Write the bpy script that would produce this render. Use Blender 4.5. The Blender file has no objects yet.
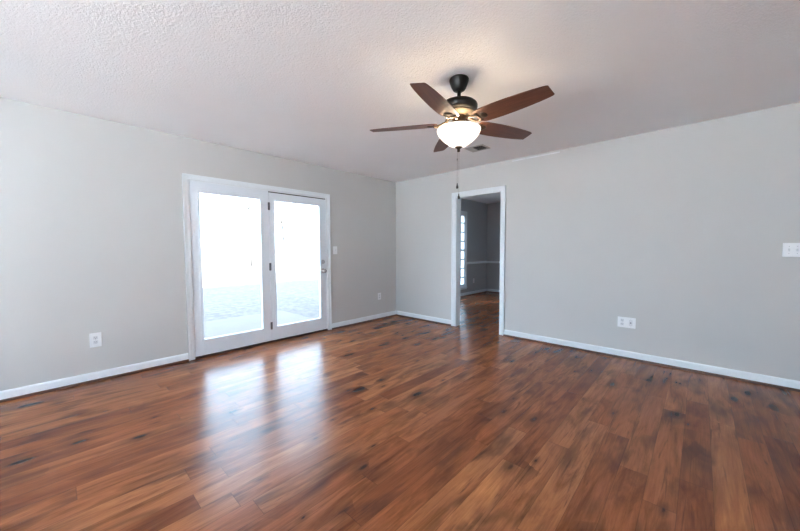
import bpy, bmesh, math, random
from mathutils import Vector, Matrix

random.seed(7)
S = bpy.context.scene
COL = S.collection
PI = math.pi
R = math.radians

# ------------------------------------------------------------------ camera
cam_data = bpy.data.cameras.new('camera')
cam_data.sensor_width = 36.0
cam_data.lens = 36.0 * 322.64 / 800.0
cam_data.clip_start = 0.02
cam = bpy.data.objects.new('camera', cam_data)
COL.objects.link(cam)
yaw, pit, rol = R(132.9774), R(-2.896), R(-0.183)
F = Vector((math.cos(pit) * math.cos(yaw), math.cos(pit) * math.sin(yaw), math.sin(pit)))
Rv = Vector((math.sin(yaw), -math.cos(yaw), 0))
U = Rv.cross(F)
R2 = Rv * math.cos(rol) + U * math.sin(rol)
U2 = -Rv * math.sin(rol) + U * math.cos(rol)
m3 = Matrix((R2, U2, -F)).transposed()
cam.matrix_world = Matrix.Translation((4.1073, -4.3005, 1.2239)) @ m3.to_4x4()
S.camera = cam

# ------------------------------------------------------------------ world, sun, exposure
W = bpy.data.worlds.new('sky')
S.world = W
W.use_nodes = True
nt = W.node_tree
nt.nodes.clear()
wo = nt.nodes.new('ShaderNodeOutputWorld')
bg = nt.nodes.new('ShaderNodeBackground')
bg.inputs['Strength'].default_value = 1.0
tc = nt.nodes.new('ShaderNodeTexCoord')
sx = nt.nodes.new('ShaderNodeSeparateXYZ')
rp = nt.nodes.new('ShaderNodeValToRGB')
rp.color_ramp.elements[0].position = 0.0
rp.color_ramp.elements[0].color = (0.64, 0.82, 1.0, 1)
rp.color_ramp.elements[1].position = 0.9
rp.color_ramp.elements[1].color = (0.50, 0.72, 1.0, 1)
nt.links.new(tc.outputs['Generated'], sx.inputs[0])
nt.links.new(sx.outputs['Z'], rp.inputs['Fac'])
nt.links.new(rp.outputs['Color'], bg.inputs['Color'])
nt.links.new(bg.outputs['Background'], wo.inputs['Surface'])

sun_d = bpy.data.lights.new('sun', 'SUN')
sun_d.energy = 18.0
sun_d.angle = R(0.6)
sun_d.color = (0.97, 0.985, 1.0)
sun = bpy.data.objects.new('sun', sun_d)
COL.objects.link(sun)
sun.rotation_euler = Vector((math.cos(R(19)) * 0.999, -0.02, math.sin(R(19)))).to_track_quat('Z', 'Y').to_euler()
sun.location = (30, 0, 12)


def portal(name, loc, direction, sx_, sy_):
    """a sampling guide for the sky seen through a window opening (gives off no light itself)"""
    d = bpy.data.lights.new(name, 'AREA')
    d.shape = 'RECTANGLE'
    d.size, d.size_y = sx_, sy_
    d.cycles.is_portal = True
    o = bpy.data.objects.new(name, d)
    COL.objects.link(o)
    o.location = loc
    o.rotation_euler = Vector(direction).to_track_quat('-Z', 'Y').to_euler()


portal('portal_patio', (-0.20, -2.39, 1.03), (1, 0, 0), 1.8, 1.9)
portal('portal_dining', (-0.52, 2.49, 1.19), (1, 0, 0), 1.0, 1.9)
portal('portal_dining_back', (2.55, 4.28, 1.52), (0, -1, 0), 0.95, 1.3)
portal('portal_front', (3.25, -7.80, 1.185), (0, 1, 0), 4.0, 2.2)

S.view_settings.view_transform = 'Standard'
S.view_settings.look = 'None'
S.view_settings.gamma = 1.0
S.view_settings.use_curve_mapping = False
S.view_settings.exposure = 3.52
S.cycles.max_bounces = 16
S.cycles.diffuse_bounces = 10
S.cycles.transparent_max_bounces = 16
S.cycles.use_denoising = True
S.cycles.denoising_prefilter = 'ACCURATE'
S.cycles.use_adaptive_sampling = False
S.cycles.caustics_reflective = False
S.cycles.sample_clamp_indirect = 4.0


# ------------------------------------------------------------------ node helpers
class N:
    def __init__(self, name):
        self.m = bpy.data.materials.new(name)
        self.m.use_nodes = True
        self.t = self.m.node_tree
        self.b = self.t.nodes['Principled BSDF']
        self.out = self.t.nodes['Material Output']

    def n(self, kind, **kw):
        x = self.t.nodes.new(kind)
        for k, v in kw.items():
            setattr(x, k, v)
        return x

    def l(self, a, b):
        self.t.links.new(a, b)

    def math(self, op, a, b=None, c=None):
        x = self.n('ShaderNodeMath', operation=op)
        for i, v in enumerate((a, b, c)):
            if v is None:
                continue
            if isinstance(v, (int, float)):
                x.inputs[i].default_value = v
            else:
                self.l(v, x.inputs[i])
        return x.outputs[0]

    def mix(self, fac, a, b, blend='MIX'):
        x = self.n('ShaderNodeMix', data_type='RGBA', blend_type=blend)
        for sock, v in ((x.inputs[0], fac), (x.inputs[6], a), (x.inputs[7], b)):
            if isinstance(v, (int, float)):
                sock.default_value = v
            elif isinstance(v, tuple):
                sock.default_value = (*v, 1) if len(v) == 3 else v
            else:
                self.l(v, sock)
        return x.outputs[2]

    def ramp(self, fac, stops):
        x = self.n('ShaderNodeValToRGB')
        e = x.color_ramp.elements
        while len(e) < len(stops):
            e.new(0.5)
        for i, (p, c) in enumerate(stops):
            e[i].position = p
            if isinstance(c, (int, float)):
                c = (c, c, c)
            e[i].color = (*c, 1)
        self.l(fac, x.inputs['Fac'])
        return x.outputs['Color']

    def noise(self, vec, scale, detail=4, rough=0.5, dist=0.0):
        x = self.n('ShaderNodeTexNoise')
        x.inputs['Scale'].default_value = scale
        x.inputs['Detail'].default_value = detail
        x.inputs['Roughness'].default_value = rough
        x.inputs['Distortion'].default_value = dist
        if vec is not None:
            self.l(vec, x.inputs['Vector'])
        return x.outputs['Fac']

    def coords(self):
        return self.n('ShaderNodeTexCoord').outputs['Object']

    def comb(self, x, y, z=0.0):
        c = self.n('ShaderNodeCombineXYZ')
        for i, v in enumerate((x, y, z)):
            if isinstance(v, (int, float)):
                c.inputs[i].default_value = v
            else:
                self.l(v, c.inputs[i])
        return c.outputs[0]

    def bump(self, h, strength, dist):
        x = self.n('ShaderNodeBump')
        x.inputs['Strength'].default_value = strength
        x.inputs['Distance'].default_value = dist
        self.l(h, x.inputs['Height'])
        self.l(x.outputs[0], self.b.inputs['Normal'])


def plain(name, col, rough=0.5, metal=0.0, spec=0.5, grain=0.04, scale=40):
    m = N(name)
    f = m.noise(m.coords(), scale, 3)
    lo = tuple(c * (1 - grain) for c in col)
    hi = tuple(min(1, c * (1 + grain)) for c in col)
    m.l(m.ramp(f, [(0.3, lo), (0.7, hi)]), m.b.inputs['Base Color'])
    m.b.inputs['Roughness'].default_value = rough
    m.b.inputs['Metallic'].default_value = metal
    m.b.inputs['Specular IOR Level'].default_value = spec
    return m.m


def paint(name, col, bump_scale, strength, dist, rough=0.6, spec=0.3, detail=4):
    m = N(name)
    v = m.coords()
    f = m.noise(v, 1.3, 3)
    m.l(m.ramp(f, [(0.3, tuple(c * 0.985 for c in col)), (0.7, tuple(min(1, c * 1.015) for c in col))]), m.b.inputs['Base Color'])
    m.b.inputs['Roughness'].default_value = rough
    m.b.inputs['Specular IOR Level'].default_value = spec
    h = m.noise(v, bump_scale, detail, 0.6)
    m.bump(h, strength, dist)
    return m.m


def floor_material():
    m = N('plank_floor')
    sep = m.n('ShaderNodeSeparateXYZ')
    m.l(m.coords(), sep.inputs[0])
    X, Y = sep.outputs[0], sep.outputs[1]
    PW, PL = 0.127, 1.22
    xs = m.math('DIVIDE', X, PW)
    ix = m.math('FLOOR', xs)
    fx = m.math('FRACT', xs)
    wn = m.n('ShaderNodeTexWhiteNoise', noise_dimensions='1D')
    m.l(ix, wn.inputs['W'])
    ys = m.math('ADD', m.math('DIVIDE', Y, PL), m.math('MULTIPLY', wn.outputs['Value'], 7.31))
    iy = m.math('FLOOR', ys)
    fy = m.math('FRACT', ys)
    w2 = m.n('ShaderNodeTexWhiteNoise', noise_dimensions='2D')
    m.l(m.comb(ix, iy), w2.inputs['Vector'])
    rnd = w2.outputs['Value']
    off = m.math('MULTIPLY', rnd, 37.0)
    # tone of each board
    tone = m.ramp(rnd, [(0.0, (0.225, 0.068, 0.026)), (0.3, (0.290, 0.094, 0.035)),
                        (0.7, (0.335, 0.118, 0.044)), (1.0, (0.400, 0.155, 0.060))])
    # long figure
    fig = m.noise(m.comb(m.math('MULTIPLY', X, 9.0), m.math('MULTIPLY', Y, 1.3), off), 1.0, 5, 0.62, 1.4)
    col = m.mix(1.0, tone, m.ramp(fig, [(0.26, (0.42, 0.33, 0.29)), (0.48, (0.92, 0.89, 0.87)), (0.72, (1.28, 1.30, 1.28))]), 'MULTIPLY')
    # fine grain
    gr = m.noise(m.comb(m.math('MULTIPLY', X, 120.0), m.math('MULTIPLY', Y, 5.0), off), 1.0, 4, 0.6, 0.4)
    col = m.mix(0.5, col, m.ramp(gr, [(0.3, (0.60, 0.55, 0.52)), (0.65, (1.18, 1.17, 1.16))]), 'MULTIPLY')
    # dark mineral streaks along the grain
    st = m.noise(m.comb(m.math('MULTIPLY', X, 38.0), m.math('MULTIPLY', Y, 1.9), m.math('ADD', off, 5.0)), 1.0, 4, 0.62, 1.0)
    col = m.mix(m.ramp(st, [(0.57, 0.0), (0.72, 0.75)]), col, (0.060, 0.020, 0.010))
    # smoky dark zones in some boards
    sm = m.noise(m.comb(m.math('MULTIPLY', X, 6.0), m.math('MULTIPLY', Y, 2.2), m.math('ADD', off, 11.0)), 1.0, 3, 0.5, 0.6)
    col = m.mix(m.ramp(sm, [(0.52, 0.0), (0.74, 0.85)]), col, (0.075, 0.026, 0.014))
    # knots
    warp = m.noise(m.comb(m.math('MULTIPLY', X, 30.0), m.math('MULTIPLY', Y, 14.0), off), 1.0, 2)
    vo = m.n('ShaderNodeTexVoronoi', feature='F1')
    vo.inputs['Scale'].default_value = 1.0
    m.l(m.comb(m.math('ADD', m.math('MULTIPLY', X, 9.4), m.math('MULTIPLY', warp, 0.16)),
               m.math('ADD', m.math('MULTIPLY', Y, 3.6), m.math('MULTIPLY', warp, 0.16)), 0.0), vo.inputs['Vector'])
    sc = m.n('ShaderNodeSeparateColor')
    m.l(vo.outputs['Color'], sc.inputs[0])
    size = m.math('MULTIPLY', m.math('GREATER_THAN', sc.outputs[0], 0.42), m.math('MULTIPLY_ADD', m.math('POWER', sc.outputs[1], 3.0), 0.24, 0.07))
    k = m.math('DIVIDE', vo.outputs['Distance'], m.math('MAXIMUM', size, 0.0001))
    core = m.ramp(k, [(0.45, 0.9), (1.0, 0.0)])
    halo = m.ramp(m.math('MULTIPLY', k, 0.34), [(0.25, 0.62), (1.0, 0.0)])
    col = m.mix(halo, col, (0.085, 0.028, 0.013))
    col = m.mix(core, col, (0.026, 0.013, 0.010))
    # board joints
    gx = m.math('LESS_THAN', m.math('MINIMUM', fx, m.math('SUBTRACT', 1.0, fx)), 0.010)
    gy = m.math('LESS_THAN', m.math('MINIMUM', fy, m.math('SUBTRACT', 1.0, fy)), 0.0014)
    gap = m.math('MAXIMUM', gx, gy)
    col = m.mix(m.math('MULTIPLY', gap, 0.40), col, (0.03, 0.012, 0.008))
    m.l(col, m.b.inputs['Base Color'])
    m.l(m.math('MULTIPLY_ADD', fig, 0.06, 0.225), m.b.inputs['Roughness'])
    m.b.inputs['Specular IOR Level'].default_value = 0.27
    h = m.math('SUBTRACT', m.math('MULTIPLY', fig, 0.10), gap)
    m.bump(h, 0.25, 0.0012)
    return m.m


def blade_material():
    m = N('walnut_blade')
    sep = m.n('ShaderNodeSeparateXYZ')
    m.l(m.coords(), sep.inputs[0])
    g = m.noise(m.comb(m.math('MULTIPLY', sep.outputs[0], 6.0), m.math('MULTIPLY', sep.outputs[1], 90.0), sep.outputs[2]), 1.0, 5, 0.6, 0.6)
    m.l(m.ramp(g, [(0.25, (0.075, 0.026, 0.015)), (0.5, (0.125, 0.045, 0.026)), (0.8, (0.19, 0.072, 0.040))]), m.b.inputs['Base Color'])
    m.b.inputs['Roughness'].default_value = 0.42
    return m.m


def glass_material():
    m = N('window_glass')
    tr = m.n('ShaderNodeBsdfTransparent')
    tr.inputs[0].default_value = (0.95, 0.97, 0.97, 1)
    gl = m.n('ShaderNodeBsdfGlossy')
    gl.inputs['Roughness'].default_value = 0.02
    fr = m.n('ShaderNodeFresnel')
    fr.inputs['IOR'].default_value = 1.45
    mx = m.n('ShaderNodeMixShader')
    ge = m.n('ShaderNodeNewGeometry')
    m.l(m.math('MULTIPLY', fr.outputs[0], m.math('SUBTRACT', 1.0, ge.outputs['Backfacing'])), mx.inputs[0])
    m.l(tr.outputs[0], mx.inputs[1])
    m.l(gl.outputs[0], mx.inputs[2])
    m.l(mx.outputs[0], m.out.inputs['Surface'])
    return m.m


def bowl_material():
    m = N('frosted_lit_glass')
    m.b.inputs['Base Color'].default_value = (0.9, 0.86, 0.78, 1)
    m.b.inputs['Roughness'].default_value = 0.35
    m.b.inputs['Emission Color'].default_value = (1.0, 0.86, 0.66, 1)
    m.b.inputs['Emission Strength'].default_value = 0.18
    return m.m


def ground(name, a, b, scale, rough=0.9):
    m = N(name)
    v = m.coords()
    f = m.noise(v, scale, 6, 0.65)
    m.l(m.ramp(f, [(0.3, a), (0.7, b)]), m.b.inputs['Base Color'])
    m.b.inputs['Roughness'].default_value = rough
    m.bump(f, 0.5, 0.02)
    return m.m


M = dict(
    wall=paint('grey_wall_paint', (0.580, 0.574, 0.560), 170, 0.12, 0.002),
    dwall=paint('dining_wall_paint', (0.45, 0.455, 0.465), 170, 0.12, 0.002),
    ceil=paint('popcorn_ceiling', (0.87, 0.875, 0.885), 92, 0.62, 0.007, 0.9, 0.1, 3),
    trim=plain('white_trim_paint', (0.80, 0.845, 0.875), 0.35, grain=0.01),
    door=plain('white_door_paint', (0.77, 0.82, 0.865), 0.4, grain=0.01),
    pale=plain('pale_strip_mat', (0.69, 0.70, 0.72), 0.5, grain=0.1, scale=6),
    plate=plain('white_plastic', (0.86, 0.87, 0.88), 0.35, grain=0.01),
    slot=plain('outlet_slot', (0.10, 0.10, 0.11), 0.6),
    receptacle=plain('receptacle_plastic', (0.72, 0.73, 0.75), 0.4, grain=0.01),
    shoe=plain('stained_shoe_molding', (0.085, 0.028, 0.014), 0.35, grain=0.3, scale=18),
    bronze=plain('dark_bronze', (0.022, 0.019, 0.017), 0.38, 0.55),
    irons=plain('antique_bronze', (0.075, 0.052, 0.034), 0.40, 0.6),
    lit_bronze=plain('lit_underside_bronze', (0.24, 0.19, 0.135), 0.45, 0.35),  # paler bronze for the motor underside, bulb glow put into the colour
    nickel=plain('satin_nickel', (0.42, 0.42, 0.43), 0.32, 1.0),
    hinge=plain('hinge_steel', (0.13, 0.13, 0.14), 0.4, 0.8),
    gasket=plain('weatherstrip', (0.03, 0.028, 0.028), 0.8),
    threshold=plain('bronze_threshold', (0.055, 0.025, 0.018), 0.45, 0.2),
    chain=plain('bead_chain', (0.34, 0.33, 0.32), 0.35, 0.7),
    vent=plain('vent_metal', (0.50, 0.48, 0.46), 0.5, 0.1),
    duct=plain('duct_dark', (0.03, 0.03, 0.03), 0.9),
    floor=floor_material(), blade=blade_material(), glass=glass_material(), bowl=bowl_material(),
    lawn=ground('winter_lawn', (0.062, 0.047, 0.038), (0.155, 0.119, 0.097), 8.0),
    slab=ground('patio_concrete', (0.138, 0.108, 0.094), (0.150, 0.118, 0.103), 2.0),
    bounce=ground('pale_bounce_ground', (0.68, 0.68, 0.68), (0.74, 0.74, 0.74), 2.0),
    bark=ground('bark', (0.019, 0.017, 0.015), (0.030, 0.027, 0.025), 9.0),
    shingle=ground('roof_shingle', (0.08, 0.075, 0.07), (0.12, 0.115, 0.11), 14.0),
)


# ------------------------------------------------------------------ mesh helpers
def link(name, bm, mat, parent=None, smooth=False):
    bmesh.ops.recalc_face_normals(bm, faces=bm.faces)
    me = bpy.data.meshes.new(name)
    bm.to_mesh(me)
    bm.free()
    if smooth:
        for p in me.polygons:
            p.use_smooth = True
    for q in (mat if isinstance(mat, (list, tuple)) else [mat]):
        me.materials.append(q)
    o = bpy.data.objects.new(name, me)
    COL.objects.link(o)
    if parent is not None:
        o.parent = parent
    return o


def empty(name, loc=(0, 0, 0), rz=0.0, parent=None):
    o = bpy.data.objects.new(name, None)
    o.empty_display_size = 0.1
    o.location = loc
    o.rotation_euler = (0, 0, rz)
    COL.objects.link(o)
    if parent is not None:
        o.parent = parent
    return o


def tag(o, label, cat, group=None):
    o['label'] = label
    o['category'] = cat
    if group:
        o['group'] = group
    return o


def box(bm, x0, x1, y0, y1, z0, z1, bev=0.0):
    vs = [bm.verts.new((x, y, z)) for x in (x0, x1) for y in (y0, y1) for z in (z0, z1)]
    fs = [(0, 1, 3, 2), (4, 6, 7, 5), (0, 4, 5, 1), (2, 3, 7, 6), (0, 2, 6, 4), (1, 5, 7, 3)]
    faces = [bm.faces.new([vs[i] for i in f]) for f in fs]
    if bev:
        edges = list({e for f in faces for e in f.edges})
        bmesh.ops.bevel(bm, geom=edges, offset=bev, segments=2, affect='EDGES', profile=0.5)


def lathe(bm, prof, seg=40, c=(0, 0, 0), caps=True):
    rings = []
    for r, z in prof:
        if r < 1e-5:
            rings.append([bm.verts.new((c[0], c[1], c[2] + z))])
        else:
            rings.append([bm.verts.new((c[0] + r * math.cos(2 * PI * i / seg), c[1] + r * math.sin(2 * PI * i / seg), c[2] + z)) for i in range(seg)])
    for a, b in zip(rings, rings[1:]):
        for i in range(seg):
            j = (i + 1) % seg
            if len(a) == 1 and len(b) == 1:
                continue
            if len(a) == 1:
                bm.faces.new((a[0], b[i], b[j]))
            elif len(b) == 1:
                bm.faces.new((a[i], a[j], b[0]))
            else:
                bm.faces.new((a[i], a[j], b[j], b[i]))
    if caps:
        for r in (rings[0], rings[-1]):
            if len(r) > 2:
                bm.faces.new(r)


def tube(bm, pts, rad, seg=8, closed=False, caps=True):
    pts = [Vector(p) for p in pts]
    n = len(pts)
    rads = rad if isinstance(rad, (list, tuple)) else [rad] * n
    rings = []
    for i, p in enumerate(pts):
        a = pts[(i - 1) % n] if (closed or i > 0) else p
        b = pts[(i + 1) % n] if (closed or i < n - 1) else p
        t = (b - a).normalized()
        up = Vector((0, 0, 1)) if abs(t.z) < 0.9 else Vector((1, 0, 0))
        u = t.cross(up).normalized()
        v = u.cross(t)
        rings.append([bm.verts.new(p + (u * math.cos(2 * PI * k / seg) + v * math.sin(2 * PI * k / seg)) * rads[i]) for k in range(seg)])
    for i in range(n if closed else n - 1):
        a, b = rings[i], rings[(i + 1) % n]
        for k in range(seg):
            j = (k + 1) % seg
            bm.faces.new((a[k], a[j], b[j], b[k]))
    if not closed and caps:
        bm.faces.new(rings[0])
        bm.faces.new(rings[-1])


def struct(name, bm, mat, parent=None):
    o = link(name, bm, mat, parent)
    if parent is None:
        o['kind'] = 'structure'
    return o


def boxes(*bs, bev=0.0):
    bm = bmesh.new()
    for b in bs:
        box(bm, *b, bev=bev)
    return bm


H = 2.44          # ceiling of the living room
HD = 2.50         # ceiling of the dining room
X1, Y0 = 5.7, -7.6
BT = 0.126        # thickness of the back wall
DX, DY, DX1 = -0.356, 4.12, 3.4

# ------------------------------------------------------------------ shell
struct('floor', boxes((-0.12, X1, Y0, 0.0, -0.06, 0.0), (DX, DX1, 0.0, DY, -0.06, 0.0)), M['floor'])
struct('ceiling', boxes((-0.15, X1 + 0.15, Y0 - 0.15, 0.0, H, H + 0.1)), M['ceil'])
struct('ceiling_dining', boxes((DX - 0.15, DX1 + 0.15, 0.0, DY + 0.15, HD, HD + 0.1)), M['ceil'])

# left wall, with the patio door opening
PA, PB, PT = -3.272, -1.500, 1.990
struct('wall_left', boxes((-0.15, 0, Y0 - 0.15, PA, -0.12, H), (-0.15, 0, PB, 0.0, -0.12, H),
                          (-0.15, 0, PA, PB, PT, H), (-0.15, 0, PA, PB, -0.12, -0.0605)), M['wall'])
# back wall, with the doorway
BA, BB, BTOP = 1.290, 2.048, 2.034
wb = struct('wall_back', boxes((0.0, BA, 0, BT, 0.001, H), (BB, X1, 0, BT, 0.001, H), (BA, BB, 0, BT, BTOP, H)), M['wall'])
struct('pale_strip', boxes((2.19, 2.80, -0.0015, 0.0, 2.406, 2.420)), M['pale'], wb)  # thin paler strip along the top of the back wall
struct('wall_right', boxes((X1, X1 + 0.15, Y0 - 0.15, BT, -0.12, H)), M['wall'])
# front wall (behind the camera), with an added wide window for fill daylight
FX0, FX1, FZ0, FZ1 = 1.3, 5.2, 0.12, 2.25
struct('wall_front', boxes((0, FX0, Y0 - 0.15, Y0, 0, H), (FX1, X1, Y0 - 0.15, Y0, 0, H),
                           (FX0, FX1, Y0 - 0.15, Y0, 0, FZ0), (FX0, FX1, Y0 - 0.15, Y0, FZ1, H)), M['wall'])
# dining room walls
WA, WB, WZ0, WZ1 = 1.98, 2.985, 0.24, 2.14
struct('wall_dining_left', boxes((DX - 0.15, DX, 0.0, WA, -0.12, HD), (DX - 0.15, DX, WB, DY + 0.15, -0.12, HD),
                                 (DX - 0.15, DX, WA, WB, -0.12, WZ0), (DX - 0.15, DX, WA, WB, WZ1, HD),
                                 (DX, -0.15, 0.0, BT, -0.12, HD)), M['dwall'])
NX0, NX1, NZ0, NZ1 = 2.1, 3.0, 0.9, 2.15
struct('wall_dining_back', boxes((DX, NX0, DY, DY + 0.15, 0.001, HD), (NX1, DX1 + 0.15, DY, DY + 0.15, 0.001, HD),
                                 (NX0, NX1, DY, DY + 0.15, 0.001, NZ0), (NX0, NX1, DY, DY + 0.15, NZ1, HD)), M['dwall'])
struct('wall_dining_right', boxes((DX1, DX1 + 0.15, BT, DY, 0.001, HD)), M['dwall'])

# baseboards with dark shoe molding
BBZ = 0.088


def baseboard(name, segs, axis, wall, sgn, dark=True):
    """segs: (from, to) runs along the wall; axis 'x' or 'y'; wall = plane coordinate; sgn = direction into the room"""
    bm, bs = bmesh.new(), bmesh.new()
    for a, b in segs:
        pr = [(0, 0.001), (0.013, 0.001), (0.013, BBZ - 0.016), (0.010, BBZ - 0.006), (0.005, BBZ), (0, BBZ)]
        sh = [(0.0135, 0.001), (0.030, 0.001), (0.0295, 0.008), (0.0265, 0.015), (0.021, 0.0195), (0.0135, 0.021)]
        for mb, prof in ((bm, pr), (bs, sh)):
            ends = []
            for e in (a, b):
                ends.append([mb.verts.new((wall + sgn * d, e, z) if axis == 'y' else (e, wall + sgn * d, z)) for d, z in prof])
            for i in range(len(prof)):
                j = (i + 1) % len(prof)
                mb.faces.new((ends[0][i], ends[0][j], ends[1][j], ends[1][i]))
            mb.faces.new(ends[0])
            mb.faces.new(ends[1])
    o = struct(name, bm, M['trim'])
    link('shoe_molding', bs, M['shoe'], o)


baseboard('baseboard_left', [(Y0, -3.330), (-1.443, -0.0005)], 'y', 0.0, 1)
baseboard('baseboard_back', [(0.0305, 1.226), (2.108, X1)], 'x', 0.0, -1)
baseboard('baseboard_dining_left', [(BT, DY)], 'y', DX, 1)
baseboard('baseboard_dining_back', [(DX + 0.031, DX1)], 'x', DY, -1)

# chair rail of the dining room
struct('trim_1', boxes((DX, DX + 0.022, WB + 0.07, DY, 0.825, 0.880), (DX, DX + 0.030, WB + 0.07, DY, 0.845, 0.862), bev=0.003), M['trim'])
struct('trim_2', boxes((DX + 0.0305, NX0 - 0.05, DY - 0.022, DY, 0.825, 0.880), (DX + 0.0305, NX0 - 0.05, DY - 0.030, DY, 0.845, 0.862), bev=0.003), M['trim'])


# ------------------------------------------------------------------ doorway casing and jamb
def casing_y(bm, plane, sgn, a0, a1, b0, b1, top, outer_top, axis, z0=0.001):
    """door casing around an opening a1..b0, outer edges a0 and b1"""
    for lo, hi, inner in ((a0, a1, 'hi'), (b0, b1, 'lo')):
        for (p, q, d) in ((lo, hi, 0.012), ((lo, lo + 0.018, 0.019) if inner == 'hi' else (hi - 0.018, hi, 0.019))):
            c = sorted((plane, plane + sgn * d))
            if axis == 'x':
                box(bm, p, q, c[0], c[1], z0, outer_top, bev=0.002)
            else:
                box(bm, c[0], c[1], p, q, z0, outer_top, bev=0.002)
    for (z_0, z_1, d, p, q) in ((top, outer_top, 0.0121, a0, b1), (outer_top - 0.018, outer_top + 0.0003, 0.0191, a0, b1)):
        c = sorted((plane, plane + sgn * d))
        if axis == 'x':
            box(bm, p, q, c[0], c[1], z_0, z_1, bev=0.002)
        else:
            box(bm, c[0], c[1], p, q, z_0, z_1, bev=0.002)


bm = bmesh.new()
casing_y(bm, 0.0, -1, 1.227, 1.286, 2.052, 2.107, 2.036, 2.097, 'x')
casing_y(bm, BT, 1, 1.227, 1.286, 2.052, 2.107, 2.036, 2.097, 'x')
trim3 = struct('trim_3', bm, M['trim'])
link('door_jamb', boxes((BA - 0.004, BA + 0.014, -0.004, BT + 0.004, 0.001, BTOP), (BB - 0.014, BB + 0.004, -0.004, BT + 0.004, 0.001, BTOP),
                        (BA + 0.014, BB - 0.014, -0.004, BT + 0.004, BTOP - 0.014, BTOP)), M['trim'], trim3)

# ------------------------------------------------------------------ patio door
door = empty('door_1', (0, (PA + PB) / 2, 0))
door['kind'] = 'structure'
oy = (PA + PB) / 2


def dpart(name, bm, mat, parent=None, smooth=False):
    """bm is in room coordinates; the door's Empty sits at y = oy"""
    par = parent or door
    bmesh.ops.translate(bm, verts=bm.verts, vec=(0, -oy, 0))
    return link(name, bm, mat, par, smooth)


bm = bmesh.new()
casing_y(bm, 0.0, 1, -3.329, -3.272, -1.500, -1.443, 1.990, 2.046, 'y', 0.001)
dpart('door_casing', bm, M['trim'])
dpart('door_jamb', boxes((-0.15, -0.002, PA + 0.0005, PA + 0.012, 0.001, PT - 0.0005), (-0.15, -0.002, PB - 0.012, PB - 0.0005, 0.001, PT - 0.0005),
                         (-0.15, -0.002, PA + 0.012, PB - 0.012, PT - 0.012, PT - 0.0005)), M['trim'])
dpart('threshold', boxes((-0.15, 0.012, PA + 0.0125, PB - 0.0125, 0.0005, 0.022), bev=0.003), M['threshold'])
dpart('weatherstrip', boxes((-0.030, -0.0125, -2.372, PB - 0.0125, 1.9645, PT - 0.0125)), M['gasket'])


def panel(y0, y1, z0, z1, gy0, gy1, gz0, gz1):
    bm = bmesh.new()
    xa, xb = -0.056, -0.012
    box(bm, xa, xb, y0, gy0, z0, z1, bev=0.002)
    box(bm, xa, xb, gy1, y1, z0, z1, bev=0.002)
    box(bm, xa, xb, gy0 - 0.001, gy1 + 0.001, gz1, z1 - 0.0001, bev=0.002)
    box(bm, xa, xb, gy0 - 0.001, gy1 + 0.001, z0 + 0.0001, gz0, bev=0.002)
    p = dpart('door_panel', bm, M['door'])
    # glazing bead
    bm = bmesh.new()
    w, xo = 0.016, -0.006
    box(bm, xb - 0.004, xo, gy0 - w, gy0 + 0.002, gz0 - w, gz1 + w, bev=0.002)
    box(bm, xb - 0.004, xo, gy1 - 0.002, gy1 + w, gz0 - w, gz1 + w, bev=0.002)
    box(bm, xb - 0.004, xo - 0.0002, gy0, gy1, gz0 - w, gz0 + 0.002, bev=0.002)
    box(bm, xb - 0.004, xo - 0.0002, gy0, gy1, gz1 - 0.002, gz1 + w, bev=0.002)
    dpart('glazing_bead', bm, M['door'], p)
    dpart('glass_pane', boxes((-0.036, -0.030, gy0 - 0.0005, gy1 + 0.0005, gz0 - 0.0005, gz1 + 0.0005)), M['glass'], p)
    return p


# sub-part meshes are already translated by dpart, so panels keep their own origin at the door's Empty
p1 = panel(PA + 0.0125, -2.3795, 0.024, 1.977, -3.167, -2.488, 0.202, 1.863)
p2 = panel(-2.3745, PB - 0.0145, 0.024, 1.9635, -2.305, -1.620, 0.202, 1.863)
for p in (p1, p2):
    p.location.x = 0.010
for z in (1.785, 1.0, 0.222):
    bm = bmesh.new()
    box(bm, -0.0118, -0.0090, -2.391, -2.363, z - 0.048, z + 0.048)
    lathe(bm, [(0.0055, -0.050), (0.0065, -0.048), (0.0065, 0.048), (0.0055, 0.050)], 12, (-0.006, -2.377, z))
    dpart('hinge', bm, M['hinge'], p2, True)


def rot_lathe(prof, seg, loc):
    """lathe with its axis along +x"""
    bm = bmesh.new()
    lathe(bm, prof, seg)
    bmesh.ops.rotate(bm, verts=bm.verts, cent=(0, 0, 0), matrix=Matrix.Rotation(PI / 2, 3, 'Y'))
    bmesh.ops.translate(bm, verts=bm.verts, vec=loc)
    return bm


kn = dpart('door_knob', rot_lathe([(0.034, 0.0), (0.034, 0.006), (0.028, 0.010), (0.013, 0.013), (0.012, 0.030), (0.020, 0.036),
                                   (0.028, 0.046), (0.029, 0.056), (0.024, 0.066), (0.010, 0.071), (0.0, 0.072)], 28, (-0.012, -1.575, 0.905)), M['nickel'], p2, True)
db = rot_lathe([(0.031, 0.0), (0.031, 0.008), (0.026, 0.016), (0.018, 0.019), (0.0, 0.019)], 28, (-0.012, -1.575, 1.040))
box(db, 0.004, 0.020, -1.581, -1.569, 1.022, 1.058, bev=0.002)
dpart('deadbolt', db, M['nickel'], p2, False)

# ------------------------------------------------------------------ dining room window
win = empty('window_1', (DX, (WA + WB) / 2, WZ0))
win['kind'] = 'structure'
wy, wz = (WA + WB) / 2, WZ0


def wpart(name, bm, mat, par=None):
    bmesh.ops.translate(bm, verts=bm.verts, vec=(-DX, -wy, -wz))
    return link(name, bm, mat, par or win)


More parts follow.
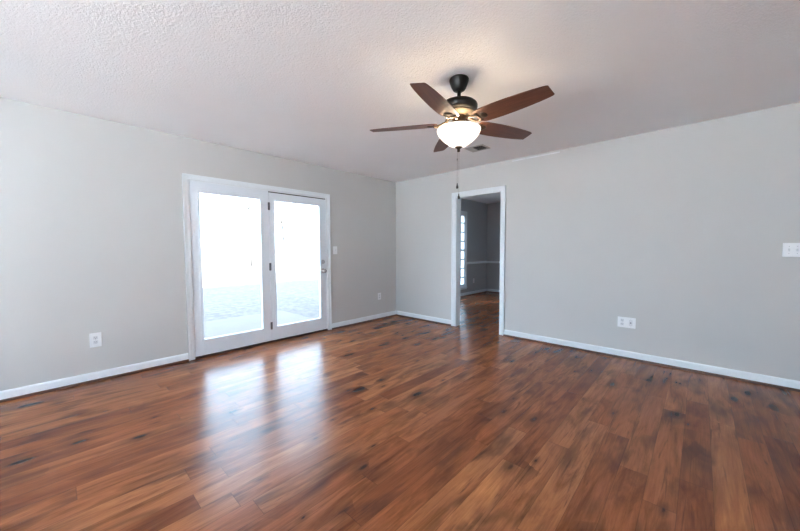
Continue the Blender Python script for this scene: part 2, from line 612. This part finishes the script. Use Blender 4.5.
wpart('window_casing', boxes((DX, DX + 0.016, WA - 0.045, WA, WZ0 - 0.06, WZ1 + 0.045), (DX, DX + 0.016, WB, WB + 0.045, WZ0 - 0.06, WZ1 + 0.045),
                             (DX, DX + 0.0158, WA, WB, WZ1, WZ1 + 0.045), (DX, DX + 0.040, WA - 0.045, WB + 0.045, WZ0 - 0.022, WZ0 - 0.001),
                             (DX, DX + 0.0158, WA, WB, WZ0 - 0.06, WZ0 - 0.022), bev=0.002), M['trim'])
wpart('window_jamb', boxes((DX - 0.15, DX - 0.001, WB - 0.02, WB - 0.001, WZ0 + 0.001, WZ1 - 0.001), (DX - 0.15, DX - 0.001, WA + 0.001, WA + 0.02, WZ0 + 0.001, WZ1 - 0.001),
                           (DX - 0.15, DX - 0.001, WA + 0.02, WB - 0.02, WZ1 - 0.02, WZ1 - 0.001), (DX - 0.15, DX - 0.001, WA + 0.02, WB - 0.02, WZ0 + 0.001, WZ0 + 0.02)), M['trim'])
bm = bmesh.new()
xa, xb = DX - 0.042, DX - 0.014
ya, yb, za, zb = WA + 0.02, WB - 0.02, WZ0 + 0.02, WZ1 - 0.02
box(bm, xa, xb, ya, ya + 0.022, za, zb)
box(bm, xa, xb, yb - 0.022, yb, za, zb)
box(bm, xa, xb, ya, yb, za, za + 0.05)
box(bm, xa, xb, ya, yb, zb - 0.05, zb)
zm = (za + zb) / 2
box(bm, xa - 0.001, xb + 0.006, ya, yb, zm - 0.025, zm + 0.025)
wpart('sash', bm, M['trim'])
bm = bmesh.new()
for y in (2.772, 2.492, 2.212):
    box(bm, xa + 0.006, xb - 0.001, y - 0.017, y + 0.017, za + 0.05, zb - 0.05)
for i in range(1, 8):
    z = za + (zb - za) * i / 8
    if i != 4:
        box(bm, xa + 0.007, xb - 0.005, ya + 0.022, yb - 0.022, z - 0.012, z + 0.012)
wpart('muntins', bm, M['gasket'])
wpart('glass_pane', boxes((DX - 0.034, DX - 0.030, ya + 0.02, yb - 0.02, za + 0.03, zb - 0.03)), M['glass'])

# added dining room fill window, on the back wall out of sight of the doorway
nw = empty('fill_window_dining', ((NX0 + NX1) / 2, DY, NZ0))
nw['kind'] = 'structure'


def npart(name, bm, mat):
    bmesh.ops.translate(bm, verts=bm.verts, vec=(-(NX0 + NX1) / 2, -DY, -NZ0))
    return link(name, bm, mat, nw)


npart('window_frame', boxes((NX0 + 0.001, NX0 + 0.05, DY + 0.03, DY + 0.10, NZ0 + 0.001, NZ1 - 0.001), (NX1 - 0.05, NX1 - 0.001, DY + 0.03, DY + 0.10, NZ0 + 0.001, NZ1 - 0.001),
                            (NX0 + 0.05, NX1 - 0.05, DY + 0.03, DY + 0.10, NZ0 + 0.001, NZ0 + 0.05), (NX0 + 0.05, NX1 - 0.05, DY + 0.03, DY + 0.10, NZ1 - 0.05, NZ1 - 0.001),
                            (2.52, 2.58, DY + 0.0305, DY + 0.0995, NZ0 + 0.05, NZ1 - 0.05)), M['trim'])
npart('glass_pane', boxes((NX0 + 0.04, NX1 - 0.04, DY + 0.062, DY + 0.068, NZ0 + 0.04, NZ1 - 0.04)), M['glass'])

# ------------------------------------------------------------------ added unseen window behind the camera, lets in most of the daylight
fw = empty('fill_window_front', ((FX0 + FX1) / 2, Y0, FZ0))
fw['kind'] = 'structure'


def fpart(name, bm, mat):
    bmesh.ops.translate(bm, verts=bm.verts, vec=(-(FX0 + FX1) / 2, -Y0, -FZ0))
    return link(name, bm, mat, fw)


bm = boxes((FX0 + 0.001, FX0 + 0.05, Y0 - 0.10, Y0 - 0.03, FZ0 + 0.001, FZ1 - 0.001), (FX1 - 0.05, FX1 - 0.001, Y0 - 0.10, Y0 - 0.03, FZ0 + 0.001, FZ1 - 0.001),
           (FX0 + 0.05, FX1 - 0.05, Y0 - 0.10, Y0 - 0.03, FZ0 + 0.001, FZ0 + 0.05), (FX0 + 0.05, FX1 - 0.05, Y0 - 0.10, Y0 - 0.03, FZ1 - 0.05, FZ1 - 0.001))
for i in (1, 2, 3):
    x = FX0 + (FX1 - FX0) * i / 4
    box(bm, x - 0.03, x + 0.03, Y0 - 0.0995, Y0 - 0.0305, FZ0 + 0.05, FZ1 - 0.05)
fpart('window_frame', bm, M['trim'])
fpart('window_sill', boxes((FX0 - 0.06, FX1 + 0.06, Y0 + 0.0005, Y0 + 0.05, FZ0 - 0.03, FZ0 - 0.002), bev=0.003), M['trim'])
fpart('glass_pane', boxes((FX0 + 0.04, FX1 - 0.04, Y0 - 0.068, Y0 - 0.062, FZ0 + 0.04, FZ1 - 0.04)), M['glass'])

# ------------------------------------------------------------------ outdoors
struct('lawn', boxes((-90, -2.55, -60, 60, -0.35, -0.16), (-2.55, -0.5, -0.95, 60, -0.35, -0.1605), (-2.55, -0.15, -60, -5.2, -0.35, -0.1605),
                     (-0.15, 60, -60, -30, -0.35, -0.1603)), M['lawn'])
struct('bounce_ground', boxes((-0.149, 40, -29.99, Y0 - 0.151, -0.35, -0.14)), M['bounce'])  # added pale ground, out of view, bounces sunlight up to the ceiling
struct('patio_slab', boxes((-2.55, -0.152, -5.2, -0.95, -0.30, -0.10), bev=0.01), M['slab'])
bm = bmesh.new()
prof = [(-0.75, 2.62), (-0.75, 2.74), (2.7, 3.5), (6.4, 2.74), (6.4, 2.62)]
ends = [[bm.verts.new((x, y, z)) for x, z in prof] for y in (-8.1, 4.8)]
for i in range(5):
    j = (i + 1) % 5
    bm.faces.new((ends[0][i], ends[0][j], ends[1][j], ends[1][i]))
bm.faces.new(ends[0])
bm.faces.new(ends[1])
struct('roof', bm, M['shingle'])


def bare_tree(name, base, height, lean, label, seed):
    rr = random.Random(seed)
    root = empty(name, base)
    tag(root, label, 'tree', 'bare trees beyond the lawn')
    bm = bmesh.new()
    n = 7
    pts = [Vector((lean * height * (i / n) ** 1.5 * 0.4 + rr.uniform(-.05, .05), lean * height * (i / n) ** 1.3, height * 0.62 * i / n - 0.05)) for i in range(n + 1)]
    tube(bm, pts, [0.22 * (1 - 0.6 * i / n) * height / 9 for i in range(n + 1)], 9)
    link('trunk', bm, M['bark'], root, True)
    bm = bmesh.new()

    def grow(p, d, ln, r, depth):
        q1 = p + d * ln * 0.5 + Vector((rr.uniform(-1, 1), rr.uniform(-1, 1), rr.uniform(-.3, .6))) * ln * 0.07
        q = p + d * ln
        tube(bm, [p, q1, q], [r, r * 0.8, r * 0.5], 5)
        if depth == 0:
            return
        for s in range(3 if depth > 1 else 4):
            nd = (d + Vector((rr.uniform(-1, 1), rr.uniform(-1, 1), rr.uniform(-.3, .7))) * 0.75).normalized()
            st = p + (q - p) * rr.uniform(0.55, 1.0)
            grow(st, nd, ln * rr.uniform(0.55, 0.75), r * 0.5, depth - 1)

    for i in range(3, n + 1):
        for s in range(2):
            a = rr.uniform(0, 2 * PI)
            d = Vector((math.cos(a), math.sin(a), rr.uniform(0.5, 1.2))).normalized()
            grow(pts[i], d, height * rr.uniform(0.2, 0.3), 0.07 * height / 9, 3)
    link('branches', bm, M['bark'], root, True)


bare_tree('bare_tree', (-24.0, 7.4, -0.16), 9.0, -0.05, 'bare winter tree seen through the left door pane, near its right edge', 3)
bare_tree('bare_tree', (-44.0, 20.7, -0.16), 10.5, -0.04, 'bare winter tree seen through the right door pane, near its left edge', 5)

# ------------------------------------------------------------------ ceiling fan
FX, FY = 2.800, -2.271
fan = empty('ceiling_fan', (FX, FY, H))
tag(fan, 'five-blade ceiling fan with dark bronze motor, walnut blades and lit glass bowl', 'ceiling fan')


def Z(z):
    return z - H


def fpart2(name, prof, mat, seg=48, parent=fan):
    bm = bmesh.new()
    lathe(bm, [(r, Z(z)) for r, z in prof], seg)
    return link(name, bm, mat, parent, True)


fpart2('canopy', [(0.0, 2.4395), (0.066, 2.4395), (0.069, 2.434), (0.068, 2.424), (0.061, 2.400), (0.051, 2.376), (0.042, 2.362), (0.030, 2.354), (0.0, 2.352)], M['bronze'])
fpart2('downrod', [(0.0, 2.360), (0.0125, 2.360), (0.0125, 2.300), (0.022, 2.298), (0.024, 2.292), (0.0, 2.288)], M['bronze'], 24)
fpart2('motor_housing', [(0.0, 2.293), (0.045, 2.291), (0.085, 2.284), (0.114, 2.270), (0.128, 2.258), (0.132, 2.246), (0.131, 2.232), (0.125, 2.216), (0.113, 2.203), (0.0, 2.203)], M['bronze'])
fpart2('motor_base', [(0.0, 2.202), (0.106, 2.202), (0.107, 2.198), (0.098, 2.190), (0.090, 2.186), (0.084, 2.178), (0.0, 2.176)], M['lit_bronze'])
fpart2('switch_housing', [(0.0, 2.178), (0.050, 2.178), (0.052, 2.170), (0.047, 2.150), (0.055, 2.138), (0.060, 2.128), (0.056, 2.116), (0.020, 2.112), (0.0, 2.112)], M['irons'])
fpart2('lamp_stem', [(0.0, 2.114), (0.010, 2.114), (0.010, 1.955), (0.0, 1.955)], M['irons'], 16)
# glass bowl, open at the top
bm = bmesh.new()
outer = [(0.0, 1.949), (0.030, 1.951), (0.060, 1.962), (0.092, 1.984), (0.121, 2.009), (0.143, 2.036), (0.153, 2.056), (0.1555, 2.069), (0.153, 2.076)]
inner = [(0.149, 2.076), (0.1515, 2.069), (0.149, 2.057), (0.139, 2.038), (0.118, 2.013), (0.090, 1.989), (0.059, 1.967), (0.030, 1.956), (0.0, 1.954)]
lathe(bm, [(r, Z(z + 0.010)) for r, z in outer + inner], 56, caps=False)
bowl = link('glass_bowl', bm, M['bowl'], fan, True)
fpart2('finial', [(0.0, 1.967), (0.026, 1.963), (0.027, 1.957), (0.017, 1.951), (0.011, 1.946), (0.010, 1.936), (0.012, 1.932), (0.007, 1.926), (0.0, 1.925)], M['irons'], 24)
# bulbs inside the bowl
for k in range(3):
    a = 2 * PI * k / 3 + 0.5
    bm = bmesh.new()
    lathe(bm, [(0.0, 0.030), (0.012, 0.029), (0.013, 0.016), (0.021, 0.006), (0.024, -0.008), (0.018, -0.022), (0.0, -0.030)], 16, (0.07 * math.cos(a), 0.07 * math.sin(a), Z(2.050)))
    link('bulb', bm, M['bowl'], fan, True)
lamp_d = bpy.data.lights.new('fan_lamp', 'POINT')
lamp_d.energy = 1.25
lamp_d.color = (1.0, 0.78, 0.55)
lamp_d.shadow_soft_size = 0.035
lamp = bpy.data.objects.new('fan_lamp', lamp_d)
COL.objects.link(lamp)
lamp.parent = fan
lamp.location = (0, 0, Z(2.092))

# pull chains with pendants
cam_side = Vector((math.sin(yaw), -math.cos(yaw), 0))
for dx, ztop, zend, zl in ((-0.009, 1.932, 1.700, 1.872), (0.003, 1.932, 1.625, None)):
    p = cam_side * dx
    bm = bmesh.new()
    tube(bm, [(p.x, p.y, Z(ztop)), (p.x, p.y, Z((ztop + zend) / 2)), (p.x, p.y, Z(zend))], 0.0011, 6)
    if zl:
        lathe(bm, [(0.0, 0.008), (0.0035, 0.006), (0.0035, -0.006), (0.0, -0.008)], 10, (p.x, p.y, Z(zl)))
    ch = link('pull_chain', bm, M['chain'], fan, True)
    bm = bmesh.new()
    lathe(bm, [(0.0, 0.003), (0.003, 0.002), (0.0045, -0.010), (0.0085, -0.024), (0.0090, -0.032), (0.006, -0.037), (0.0, -0.038)], 16, (p.x, p.y, Z(zend)))
    link('pendant', bm, M['bronze'], ch, True)

# blades and blade irons: built once along +x, copied round
half = [(0.150, 0.050), (0.158, 0.062), (0.172, 0.069), (0.20, 0.073), (0.25, 0.0765), (0.32, 0.0775), (0.40, 0.075), (0.48, 0.070), (0.56, 0.0625), (0.62, 0.0535), (0.640, 0.0495), (0.6465, 0.044)]
half = [(r * 1.018, t) for r, t in half]
outl = half + [(r, -t) for r, t in reversed(half)]
bm = bmesh.new()
th = 0.0055
lo = [bm.verts.new((r, t, -th / 2)) for r, t in outl]
hi = [bm.verts.new((r, t, th / 2)) for r, t in outl]
bm.faces.new(lo)
bm.faces.new(hi)
for i in range(len(outl)):
    j = (i + 1) % len(outl)
    bm.faces.new((lo[i], lo[j], hi[j], hi[i]))
edges = [e for e in bm.edges if len(e.link_faces) == 2 and abs(e.verts[0].co.z - e.verts[1].co.z) < 1e-6]
bmesh.ops.bevel(bm, geom=edges, offset=0.0015, segments=2, affect='EDGES')
blade0 = link('blade', bm, M['blade'], fan)

bm = bmesh.new()
loop = []
for i in range(22):
    a = 2 * PI * i / 22
    loop.append((0.135 + 0.048 * math.cos(a), 0.034 * math.sin(a) * (1.0 + 0.25 * math.cos(a)), 0.030 * max(0, (0.135 - (0.135 + 0.048 * math.cos(a))) / 0.048) * 0.8 - 0.008))
tube(bm, loop, 0.0068, 8, closed=True)
tube(bm, [(0.060, 0, 0.040), (0.080, 0, 0.030), (0.098, 0, 0.012)], [0.013, 0.011, 0.008], 8)
lathe(bm, [(0.0, -0.013), (0.010, -0.012), (0.024, -0.009), (0.032, -0.004), (0.032, -0.0028), (0.0, -0.0028)], 24, (0.202, 0, 0.0))
for s in (-1, 1):
    lathe(bm, [(0.0, -0.009), (0.006, -0.008), (0.009, -0.004), (0.009, -0.0028), (0.0, -0.0028)], 14, (0.175, s * 0.040, 0.0))
    tube(bm, [(0.165, s * 0.024, -0.007), (0.175, s * 0.040, -0.006)], 0.005, 8)
iron0 = link('blade_iron', bm, M['irons'], fan, True)
for k in range(5):
    b = blade0 if k == 0 else blade0.copy()
    i_ = iron0 if k == 0 else iron0.copy()
    for o in (b, i_):
        if k:
            COL.objects.link(o)
            o.parent = fan
        a = R(-5.2 + 72 * k)
        o.matrix_local = Matrix.Translation((0, 0, Z(2.127))) @ Matrix.Rotation(a, 4, 'Z') @ Matrix.Rotation(R(-12), 4, 'X')

# ------------------------------------------------------------------ ceiling vent
vx0, vx1, vy0, vy1 = 1.975, 2.215, -0.860, -0.665
vent = empty('ceiling_vent', ((vx0 + vx1) / 2, (vy0 + vy1) / 2, H))
tag(vent, 'small metal air register with dark louvers set in the ceiling behind the fan', 'air vent')
cx, cy = (vx0 + vx1) / 2, (vy0 + vy1) / 2
hw, hh = (vx1 - vx0) / 2, (vy1 - vy0) / 2
bm = bmesh.new()
fwid = 0.024
box(bm, -hw, hw, -hh, -hh + fwid, -0.008, -0.0005, bev=0.002)
box(bm, -hw, hw, hh - fwid, hh, -0.008, -0.0005, bev=0.002)
box(bm, -hw, -hw + fwid, -hh + fwid, hh - fwid, -0.0079, -0.0005, bev=0.002)
box(bm, hw - fwid, hw, -hh + fwid, hh - fwid, -0.0079, -0.0005, bev=0.002)
link('vent_frame', bm, M['vent'], vent)
link('vent_backing', boxes((-hw + fwid, hw - fwid, -hh + fwid, hh - fwid, -0.0025, -0.0006)), M['duct'], vent)
bm = bmesh.new()
nl = 9
for i in range(nl):
    x = -hw + fwid + (2 * hw - 2 * fwid) * (i + 0.5) / nl
    tilt = 0.008 if x > -0.03 else -0.008
    a = [(x - tilt, -hh + fwid, -0.0026), (x - tilt, hh - fwid, -0.0026), (x + tilt, hh - fwid, -0.011), (x + tilt, -hh + fwid, -0.011)]
    v = [bm.verts.new(p) for p in a] + [bm.verts.new((p[0] + 0.0015, p[1], p[2])) for p in a]
    for f in ((0, 1, 2, 3), (4, 7, 6, 5), (0, 4, 5, 1), (1, 5, 6, 2), (2, 6, 7, 3), (3, 7, 4, 0)):
        bm.faces.new([v[q] for q in f])
link('louvers', bm, M['vent'], vent)


# ------------------------------------------------------------------ wall plates (built facing -y, then turned)
def plate(name, w, h, loc, rz, label, cat, gangs, group=None):
    root = empty(name, loc, rz)
    tag(root, label, cat, group)
    bm = bmesh.new()
    box(bm, -w / 2, w / 2, -0.0065, -0.0005, -h / 2, h / 2, bev=0.0025)
    link('cover_plate', bm, M['plate'], root)
    n = len(gangs)
    for i, g in enumerate(gangs):
        x = (i - (n - 1) / 2) * 0.046 if n > 1 and g != 'wide' else 0.0
        if w > 0.15 and n == 2:
            x = (i - 0.5) * 0.078
        if g == 'duplex':
            for s in (1, -1):
                bm = bmesh.new()
                zc = s * 0.021
                box(bm, x - 0.0165, x + 0.0165, -0.0095, -0.006, zc - 0.0145, zc + 0.0145, bev=0.0015)
                rc = link('receptacle', bm, M['receptacle'], root)
                bm = bmesh.new()
                for dx, hh_ in ((-0.0065, 0.009), (0.0065, 0.007)):
                    box(bm, x + dx - 0.0012, x + dx + 0.0012, -0.0098, -0.0090, zc + 0.004 - hh_ / 2, zc + 0.004 + hh_ / 2)
                box(bm, x - 0.0025, x + 0.0025, -0.0098, -0.0090, zc - 0.0095, zc - 0.005)
                link('slots', bm, M['slot'], rc)
            zs = (0.0,)
        elif g == 'toggle':
            bm = bmesh.new()
            box(bm, x - 0.0055, x + 0.0055, -0.0085, -0.006, -0.012, 0.012)
            bmesh.ops.translate(bm, verts=[], vec=(0, 0, 0))
            vs = [bm.verts.new(p) for p in ((x - 0.004, -0.0085, -0.006), (x + 0.004, -0.0085, -0.006), (x + 0.004, -0.0085, 0.004), (x - 0.004, -0.0085, 0.004),
                                            (x - 0.0035, -0.021, 0.006), (x + 0.0035, -0.021, 0.006), (x + 0.0035, -0.020, 0.012), (x - 0.0035, -0.020, 0.012))]
            for f in ((0, 1, 5, 4), (1, 2, 6, 5), (2, 3, 7, 6), (3, 0, 4, 7), (4, 5, 6, 7)):
                bm.faces.new([vs[q] for q in f])
            link('toggle', bm, M['receptacle'], root)
            zs = (0.030, -0.030)
        elif g == 'jack':
            bm = bmesh.new()
            box(bm, x - 0.0165, x + 0.0165, -0.0090, -0.006, -0.033, 0.033, bev=0.0015)
            jk = link('jack_insert', bm, M['receptacle'], root)
            bm = bmesh.new()
            box(bm, x - 0.006, x + 0.006, -0.0096, -0.0085, -0.006, 0.006)
            link('jack_port', bm, M['slot'], jk)
            zs = (0.044, -0.044)
        for zc in zs:
            bm = bmesh.new()
            lathe(bm, [(0.0, 0.0012), (0.0022, 0.0010), (0.0028, 0.0), (0.0, 0.0)], 10)
            bmesh.ops.rotate(bm, verts=bm.verts, cent=(0, 0, 0), matrix=Matrix.Rotation(PI / 2, 3, 'X'))
            bmesh.ops.translate(bm, verts=bm.verts, vec=(x, -0.0063, zc))
            link('screw', bm, M['nickel'], root)
    return root


LW = PI / 2      # turned to face +x
plate('wall_outlet', 0.082, 0.132, (0, -4.064, 0.388), LW, 'white electrical outlet low on the left wall, left of the patio door', 'outlet', ['duplex'])
plate('wall_outlet', 0.074, 0.118, (0, -0.430, 0.400), LW, 'white electrical outlet low on the left wall, between patio door and corner', 'outlet', ['duplex'])
plate('light_switch', 0.076, 0.120, (0, -1.354, 1.210), LW, 'white single light switch on the wall right of the patio door', 'light switch', ['toggle'])
plate('double_wall_outlet', 0.166, 0.116, (3.530, 0, 0.405), 0, 'wide double white outlet plate low on the back wall, right of the doorway', 'outlet', ['duplex', 'jack'])
plate('wide_light_switch', 0.166, 0.120, (4.706, 0, 1.207), 0, 'wide white light switch plate at the far right on the back wall', 'light switch', ['toggle'] * 3)
plate('wall_outlet', 0.072, 0.116, (DX, 3.40, 0.37), LW, 'white outlet below the chair rail in the room beyond the doorway', 'outlet', ['duplex'])
